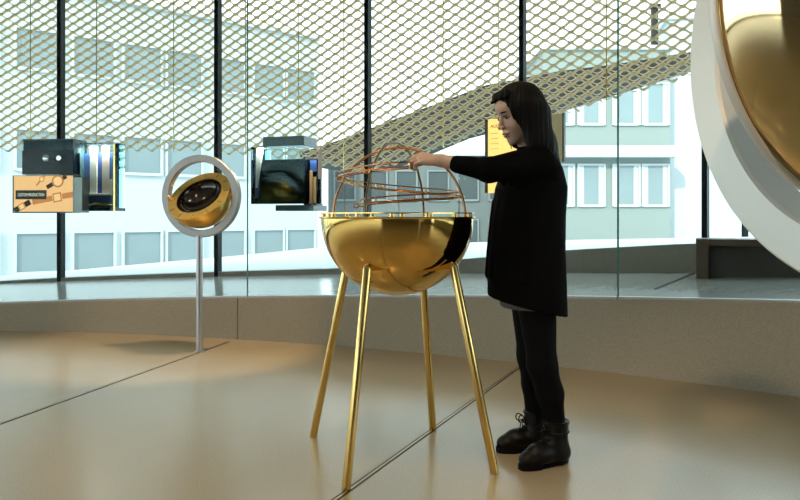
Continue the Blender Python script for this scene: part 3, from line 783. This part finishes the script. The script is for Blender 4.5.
def sdf_obj(name, sdf, m, parent, relax=2, strands=0):
    V_, Fc = sdf.mesh()
    if relax:   # light smoothing
        for _ in range(relax):
            acc = np.zeros_like(V_); num = np.zeros(len(V_))
            for i in range(4):
                a, c = Fc[:, i], Fc[:, (i+1) % 4]
                np.add.at(acc, a, V_[c]); np.add.at(num, a, 1); np.add.at(acc, c, V_[a]); np.add.at(num, c, 1)
            V_ = V_*.5 + .5*acc/np.maximum(num, 1)[:,None]
    if strands:
        ph = np.arctan2(V_[:,1] - 3.10, V_[:,0] - .53); rad = V_[:, :2] - np.array((.53, 3.10)); rad /= np.linalg.norm(rad, axis=1)[:,None] + 1e-6
        wv = np.sin(ph*41 + 6*V_[:,2]) + .7*np.sin(ph*67 - 9*V_[:,2] + 1); V_[:, :2] += rad * (wv * strands)[:,None]
    off = np.array(PR)
    me = bpy.data.meshes.new(name); me.from_pydata((V_ - off).tolist(), [], Fc.tolist())
    me.polygons.foreach_set('use_smooth', [True]*len(me.polygons)); me.materials.append(m)
    o = bpy.data.objects.new(name, me); COL.objects.link(o); o.parent = parent; return o
def axis(*segs):
    out = []
    for (a, b_, st) in segs: out += list(np.arange(a, b_, st))
    return np.array(sorted(out))

M['skin'] = mat('skin', (.68, .43, .31), .5, noise=.08, nscale=40)
M['hair'] = mat('black_hair', (.006, .0045, .0035), .6, spec=.14, noise=.3, nscale=60, stretch=(1, 1, .12))
M['knit'] = mat('black_knit', (.004, .004, .0045), .95, spec=.05, noise=.3, nscale=140)
M['leggings'] = mat('black_leggings', (.004, .004, .0045), .8, spec=.08, noise=.2)
M['leather'] = mat('black_leather', (.005, .0045, .004), .42, spec=.2, noise=.3, nscale=30)
M['sole'] = mat('rubber_sole', (.004, .004, .004), .8, spec=.1, noise=.2)
M['shirt'] = mat('grey_shirt', (.10, .10, .10), .9, noise=.2, nscale=50)
M['lip'] = mat('lips', (.42, .16, .13), .4, noise=.1)
M['eye_dark'] = mat('dark_eye', (.012, .008, .006), .15, noise=.1)
M['eye_white'] = mat('eye_white', (.55, .50, .46), .2, noise=.05)
PR = Vector((.60, 3.13, 0))
woman = thing('person', 'person in black with long dark hair, reaching an arm to the gold hoops', 'person', PR)
# head frame
psi, pit = radians(20), radians(17)
f0 = Vector((-cos(psi), -sin(psi), 0)); lft = Vector((0,0,1)).cross(f0); upz = Vector((0,0,1))
hf = f0*cos(pit) - upz*sin(pit); hu = f0*sin(pit) + upz*cos(pit)
HR = np.array([[hf[i], lft[i], hu[i]] for i in range(3)]); HC = np.array((.512, 3.09, 1.492))
def hp(x, y, z): return tuple(HC + HR @ np.array((x, y, z)))
B_ = SDF(axis((.0, .24, .003), (.24, .39, .007), (.39, .63, .003), (.63, .86, .008)), axis((2.86, 3.20, .0032), (3.20, 3.42, .008)), axis((.02, 1.23, .012), (1.23, 1.64, .003)))
B_.ell(hp(-.008, 0, .030), (.094, .074, .090), HR, 0)
B_.ell(hp(.030, 0, -.040), (.058, .056, .078), HR, .03)
B_.ell(hp(.058, 0, .045), (.036, .050, .040), HR, .03)
B_.ell(hp(.066, 0, -.098), (.017, .020, .016), HR, .025)
B_.ell(hp(.050, .028, -.030), (.030, .026, .032), HR, .02); B_.ell(hp(.050, -.028, -.030), (.030, .026, .032), HR, .02)
for s_ in (-1, 1): B_.ell(hp(.094, s_*.033, .008), (.014, .017, .011), HR, .014, 'sub')
B_.cap(hp(.086, 0, .012), hp(.107, 0, -.030), .0065, .0095, .012)
B_.ell(hp(.101, .010, -.034), (.009, .008, .007), HR, .006); B_.ell(hp(.101, -.010, -.034), (.009, .008, .007), HR, .006)
B_.ell(hp(.089, 0, -.060), (.011, .022, .007), HR, .008); B_.ell(hp(.086, 0, -.074), (.011, .018, .007), HR, .008)
for s_ in (-1, 1): B_.ell(hp(-.008, s_*.074, -.010), (.016, .008, .028), HR, .006)
B_.cap(hp(-.022, 0, -.06), (.580, 3.14, 1.30), .050, .056, .03)
# trunk, hips and legs
B_.loft([(.74, .575, 3.15, .085, .145), (.86, .575, 3.15, .09, .150), (1.0, .565, 3.14, .08, .115), (1.16, .57, 3.14, .095, .14), (1.28, .585, 3.14, .075, .15), (1.33, .585, 3.14, .04, .06)], .03)
SH = Vector((.565, 3.005, 1.285)); EL = Vector((.335, 2.865, 1.240)); WR = Vector((.168, 2.940, 1.283))
B_.cap(SH, EL, .048, .038, .03); B_.cap(EL, WR, .036, .024, .02)
SH2 = Vector((.585, 3.275, 1.275)); EL2 = Vector((.60, 3.33, 1.0)); WR2 = Vector((.53, 3.32, .80))
B_.cap(SH2, EL2, .046, .036, .03); B_.cap(EL2, WR2, .034, .022, .02)
KN, AN = Vector((.605, 3.065, .425)), Vector((.664, 3.075, .12)); KN2, AN2 = Vector((.590, 3.235, .43)), Vector((.608, 3.245, .12))
B_.cap((.575, 3.075, .80), KN, .078, .048, .03); B_.cap(KN, AN, .048, .030, .02); B_.cap((.575, 3.225, .80), KN2, .078, .048, .03); B_.cap(KN2, AN2, .048, .030, .02)
B_.cap(AN + Vector((0,0,-.06)), Vector((.545, 3.02, .045)), .032, .024, .02); B_.cap(AN, AN + Vector((0,0,-.06)), .03, .032, .02)
B_.cap(AN2 + Vector((0,0,-.06)), Vector((.475, 3.235, .045)), .032, .024, .02); B_.cap(AN2, AN2 + Vector((0,0,-.06)), .03, .032, .02)
# near hand: palm, four curled fingers, thumb closing on the track
hd = Vector((-.995, .02, .10)).normalized(); hs = Vector((.03, -.80, -.60)).normalized(); hs = (hs - hd*hs.dot(hd)).normalized(); hn = hs.cross(hd).normalized()
if hn.z < 0: hn = -hn     # back of the hand
Hm = np.array([[hd[i], hs[i], hn[i]] for i in range(3)])
B_.cap(WR, WR + hd*.02, .024, .023, .015)
B_.ell(WR + hd*.048, (.050, .036, .017), Hm, .012)
B_.ell(WR + hd*.062, (.034, .037, .015), Hm, .010)
fl = [(-.030, .080, .040, .026, .020, .0088), (-.010, .086, .043, .029, .021, .0092), (.010, .083, .040, .027, .020, .0088), (.028, .074, .033, .021, .018, .0078)]
for (sy, kx, l1_, l2_, l3_, r_) in fl:
    K0 = WR + hd*(kx - .02) + hs*sy*.9; K1 = WR + hd*kx + hs*sy + hn*.004
    K2 = K1 + (hd*.88 - hn*.46).normalized()*l1_; K3 = K2 + (-hn*.95 + hd*.10).normalized()*l2_*.9; K4 = K3 + (-hd*.75 - hn*.55).normalized()*l3_
    B_.cap(K0, K1, r_*1.05, r_*1.12, .008); B_.cap(K1, K2, r_*1.05, r_*.95, .003); B_.cap(K2, K3, r_*.97, r_*.88, .002); B_.cap(K3, K4, r_*.88, r_*.75, .002)
T0 = WR + hd*.018 - hs*.022 - hn*.006; T1 = T0 + (hd*.62 - hs*.50 - hn*.55).normalized()*.040; T2 = T1 + (hd*.85 - hn*.45 + hs*.12).normalized()*.032; T3 = T2 + (hd*.86 + hs*.25 - hn*.40).normalized()*.024
B_.cap(T0, T1, .0155, .0115, .010); B_.cap(T1, T2, .0112, .0098, .003); B_.cap(T2, T3, .0098, .0076, .002)
# far hand hangs inside the sleeve shadow
for i in range(4):
    q0 = WR2 + Vector((-.02 + .0, (i-1.5)*.0, 0)); base = WR2 + Vector((-.018 + i*.013, 0, -.075))
    B_.cap(WR2, base, .014, .012, .01); B_.cap(base, base + Vector((-.012, .004, -.055)), .010, .009, .002)
B_.cap(WR2 + Vector((-.02, 0, -.03)), WR2 + Vector((-.055, 0, -.075)), .012, .009, .008)
sdf_obj('body', B_, M['skin'], woman, 1)
# small face parts
def ell_part(name, c, r, m, parent=woman, Rm=HR, n=14):
    b = MB(); X = Matrix(((Rm[0][0], Rm[0][1], Rm[0][2], c[0]-PR.x), (Rm[1][0], Rm[1][1], Rm[1][2], c[1]-PR.y), (Rm[2][0], Rm[2][1], Rm[2][2], c[2]-PR.z), (0,0,0,1)))
    b.lathe([(cos(-pi/2 + pi*i/n), sin(-pi/2 + pi*i/n)) for i in range(n+1)], 18, X @ Matrix.Diagonal((r[0], r[1], r[2], 1)))
    return obj(name, b, m, parent, smooth=True, autosm=3.)
for s_ in (-1, 1):
    e = ell_part('eye', hp(.0765, s_*.032, .005), (.010, .012, .0075), M['eye_white'])
    ell_part('iris', hp(.0835, s_*.0335, .003), (.0045, .0065, .0055), M['eye_dark'], e)
    b = MB(); b.tube([Vector(hp(.0905 - .25*abs(y), s_*(.018 + y), .0115 - .06*y)) - PR for y in (0, .008, .016, .024, .030)], [.001, .0022, .0024, .002, .001], 8); obj('eyelash', b, M['eye_dark'], woman)
    b = MB(); b.tube([Vector(hp(.0965 - .35*abs(y), s_*(.014 + y), .027 + .12*y - 3*y*y)) - PR for y in (0, .008, .018, .028, .034)], [.0015, .003, .0032, .0026, .001], 8); obj('eyebrow', b, M['hair'], woman)
ell_part('upper_lip', hp(.0925, 0, -.0605), (.0085, .019, .0048), M['lip']); ell_part('lower_lip', hp(.0895, 0, -.0715), (.0085, .0165, .0052), M['lip'])
# hair
H_ = SDF(axis((.36, .78, .004)), axis((2.94, 3.26, .004)), axis((1.15, 1.66, .004)))
H_.ell(hp(-.014, 0, .036), (.112, .092, .104), HR, 0)
H_.ell(hp(.130, 0, -.015), (.078, .105, .122), HR, .012, 'sub')
for (a0_, b0_, r1_, r2_) in (((-.06, .045, -.02), (.600, 3.05, 1.36), .055, .045), ((-.07, 0, -.02), (.620, 3.13, 1.36), .060, .055), ((-.06, -.05, -.02), (.60, 3.21, 1.36), .05, .045)):
    H_.cap(hp(*a0_), b0_, r1_, r2_, .03)
for (a0_, b0_, r1_, r2_) in (((.600, 3.04, 1.37), (.655, 3.05, 1.25), .045, .018), ((.62, 3.10, 1.37), (.683, 3.11, 1.24), .052, .016), ((.62, 3.17, 1.37), (.685, 3.17, 1.25), .05, .016), ((.60, 3.22, 1.37), (.66, 3.23, 1.26), .04, .014)):
    H_.cap(a0_, b0_, r1_, r2_, .03)
# curtain over the near cheek and over the far one
H_.cap(hp(.020, .070, .03), hp(.012, .078, -.10), .036, .030, .03); H_.cap(hp(.012, .078, -.10), (.555, 3.00, 1.315), .030, .016, .02); H_.cap(hp(-.03, .08, .0), (.58, 3.02, 1.35), .045, .035, .03)
H_.cap(hp(.018, -.070, .03), hp(.014, -.072, -.12), .032, .016, .02); H_.cap(hp(.014, -.072, -.12), hp(.0, -.055, -.16), .014, .006, .01)
H_.cap(hp(.040, -.066, -.05), hp(.045, -.060, -.135), .010, .003, .01)
# fringe
for y in (-.055, -.03, .0, .03, .055):
    H_.cap(hp(.060, y*.9, .105), hp(.092 - 5*y*y, y, .086), .014, .006, .012)
H_.cap(hp(.08, -.02, .085), hp(.108, -.020, .078), .012, .004, .01)
sdf_obj('hair', H_, M['hair'], woman, 1, .0018)
# sweater
K_ = SDF(axis((.19, .80, .006)), axis((2.78, 3.46, .007)), axis((.58, 1.40, .006)))
K_.loft([(.60, .560, 3.14, .164, .195), (.72, .552, 3.14, .168, .200), (.90, .549, 3.14, .164, .200), (1.05, .556, 3.14, .158, .200), (1.18, .570, 3.14, .152, .195), (1.26, .575, 3.14, .128, .175), (1.31, .580, 3.14, .09, .12), (1.335, .58, 3.14, .062, .075)], 0)
K_.ell((.58, 3.02, 1.262), (.085, .075, .075), None, .04); K_.ell((.585, 3.26, 1.262), (.085, .075, .075), None, .04)
K_.cap(SH, EL + Vector((.02, 0, .0)), .066, .050, .035); K_.cap(EL + Vector((.02, 0, .0)), Vector((.232, 2.912, 1.266)), .048, .036, .02)
K_.cap(SH2, EL2, .07, .058, .04); K_.cap(EL2, WR2 + Vector((.0, 0, .0)), .056, .045, .03)
K_.cap((.58, 3.135, 1.30), (.567, 3.125, 1.335), .070, .060, .02)
K_.plane_cut((.40, 3.1, .705), tuple(Vector((-.25, 0, -1)).normalized()))
# folds
rng = random.Random(3)
for i in range(7):
    a_ = rng.uniform(2.9, 5.2); x_ = .57 + .185*cos(a_); y_ = 3.14 + .21*sin(a_)
    K_.cap((x_, y_, .80), (.57 + .16*cos(a_ + .1), 3.14 + .19*sin(a_ + .1), 1.12), .012, .004, .02)
for i in range(4):
    K_.cap((.42 + .035*i, 2.90 + .03*i, 1.185), (.41 + .035*i, 2.885 + .03*i, 1.29), .010, .007, .018)
sdf_obj('sweater', K_, M['knit'], woman, 1)
Q_ = SDF(axis((.36, .76, .007)), axis((2.95, 3.35, .007)), axis((.60, .82, .006)))
Q_.loft([(.615, .572, 3.14, .128, .165), (.80, .565, 3.14, .14, .17)], 0); Q_.plane_cut((.44, 3.1, .662), (0, 0, -1))
sdf_obj('shirt_hem', Q_, M['shirt'], woman, 1)
G_ = SDF(axis((.42, .78, .006)), axis((2.94, 3.36, .006)), axis((.12, .86, .007)))
G_.cap((.575, 3.075, .78), KN, .092, .060, .02); G_.cap(KN, (.640, 3.075, .30), .060, .058, .03); G_.cap((.640, 3.075, .30), AN + Vector((0,0,.04)), .056, .042, .02)
G_.cap((.575, 3.225, .78), KN2, .092, .060, .02); G_.cap(KN2, (.605, 3.24, .30), .060, .056, .03); G_.cap((.605, 3.24, .30), AN2 + Vector((0,0,.04)), .054, .042, .02)
sdf_obj('leggings', G_, M['leggings'], woman, 1)
def boot(ankle, toe, ztop, buckle):
    ax_, tx_ = Vector((ankle[0], ankle[1], 0)), Vector((toe[0], toe[1], 0)); d = (tx_ - ax_).normalized(); L = (tx_ - ax_).length; sd = Vector((-d.y, d.x, 0))
    c = (ax_ + tx_)/2; R_ = SDF(axis((c.x-.22, c.x+.22, .0045)), axis((c.y-.2, c.y+.2, .0045)), axis((.005, .26, .0045)))
    up = lambda z: Vector((0,0,z))
    R_.cap(ax_ + up(.06), ax_ + up(ztop), .048, .053, 0)
    R_.cap(ax_ - d*.012 + up(.055), ax_ + d*L*.55 + up(.058), .046, .042, .03)
    R_.cap(ax_ + d*L*.45 + up(.05), tx_ - d*.035 + up(.042), .042, .029, .03)
    R_.ell(tx_ - d*.03 + up(.040), (.036, .036, .026), None, .02)
    R_.ell(ax_ - d*.012 + up(.045), (.048, .044, .04), None, .02)
    R_.plane_cut((0, 0, .022), (0, 0, -1)); R_.plane_cut((0, 0, ztop), (0, 0, 1))
    bt = sdf_obj('boot', R_, M['leather'], woman, 1)
    b = MB(); poly = []
    for i in range(32):
        t_ = 2*pi*i/32; x_ = cos(t_); y_ = sin(t_); l_ = L/2 + .036; wd = .042 + .005*x_ - (.008 if -.4 < x_ < .2 else 0)
        p_ = c - d*.026 + d*(x_*l_) + sd*(math.copysign(abs(y_)**.75, y_)*wd) - PR; poly.append(p_)
    b.add([p_ + up(.0005) for p_ in poly] + [p_ + up(.024) for p_ in poly], [tuple(range(32))[::-1], tuple(range(32, 64))] + [(i, (i+1) % 32, 32+(i+1) % 32, 32+i) for i in range(32)])
    obj('sole', b, M['sole'], bt, bevel=.003)
    lb = MB()
    for i in range(6):
        s_ = i/5
        xo = interp(s_, [(0, L*.55), (.45, .058), (1, .052)]); zo = interp(s_, [(0, .092), (.45, .112), (1, ztop - .012)])
        p_ = ax_ + d*xo + up(zo) - PR
        lb.tube([p_ - sd*.024 - d*.010 - up(.002), p_ + up(.003), p_ + sd*.024 - d*.010 + up(.004)], .0034, 6)
    p_ = ax_ + d*.050 + up(ztop - .03) - PR
    for s_ in (-1, 1):
        lb.tube([p_ + d*(.036*sin(pi*k_/8)) + sd*s_*(.024*sin(pi*k_/8)) + up(.016*sin(2*pi*k_/8)) for k_ in range(9)], .0028, 6)
        lb.tube([p_, p_ + d*.014 + sd*s_*.012 - up(.02), p_ + d*.016 + sd*s_*.018 - up(.045)], .0026, 6)
    obj('laces', lb, M['leather'], bt)
    if buckle:
        b = MB(); pts = [ax_ - PR + up(ztop - .045) + Vector((.0535*cos(2*pi*i/28), .0535*sin(2*pi*i/28), 0)) for i in range(28)]
        b.tube(pts, .0045, 8, closed=True); st = obj('strap', b, M['leather'], bt)
        b = MB(); q_ = ax_ - PR + up(ztop - .045) - d*.058; b.tube([q_ + Vector((0, -.008, -.010)), q_ + Vector((0, .012, -.010)), q_ + Vector((0, .012, .010)), q_ + Vector((0, -.008, .010))], .003, 6, closed=True)
        obj('buckle', b, M['steel'], st)
    b = MB(); b.lathe([(.050, ztop - .012), (.056, ztop - .010), (.057, ztop), (.050, ztop + .003)], 28, Matrix.Translation(ax_ - PR), closed_prof=True); obj('cuff', b, M['leather'], bt, smooth=True)
boot((.666, 3.075), (.505, 2.995), .185, True)
boot((.612, 3.245), (.440, 3.225), .180, False)
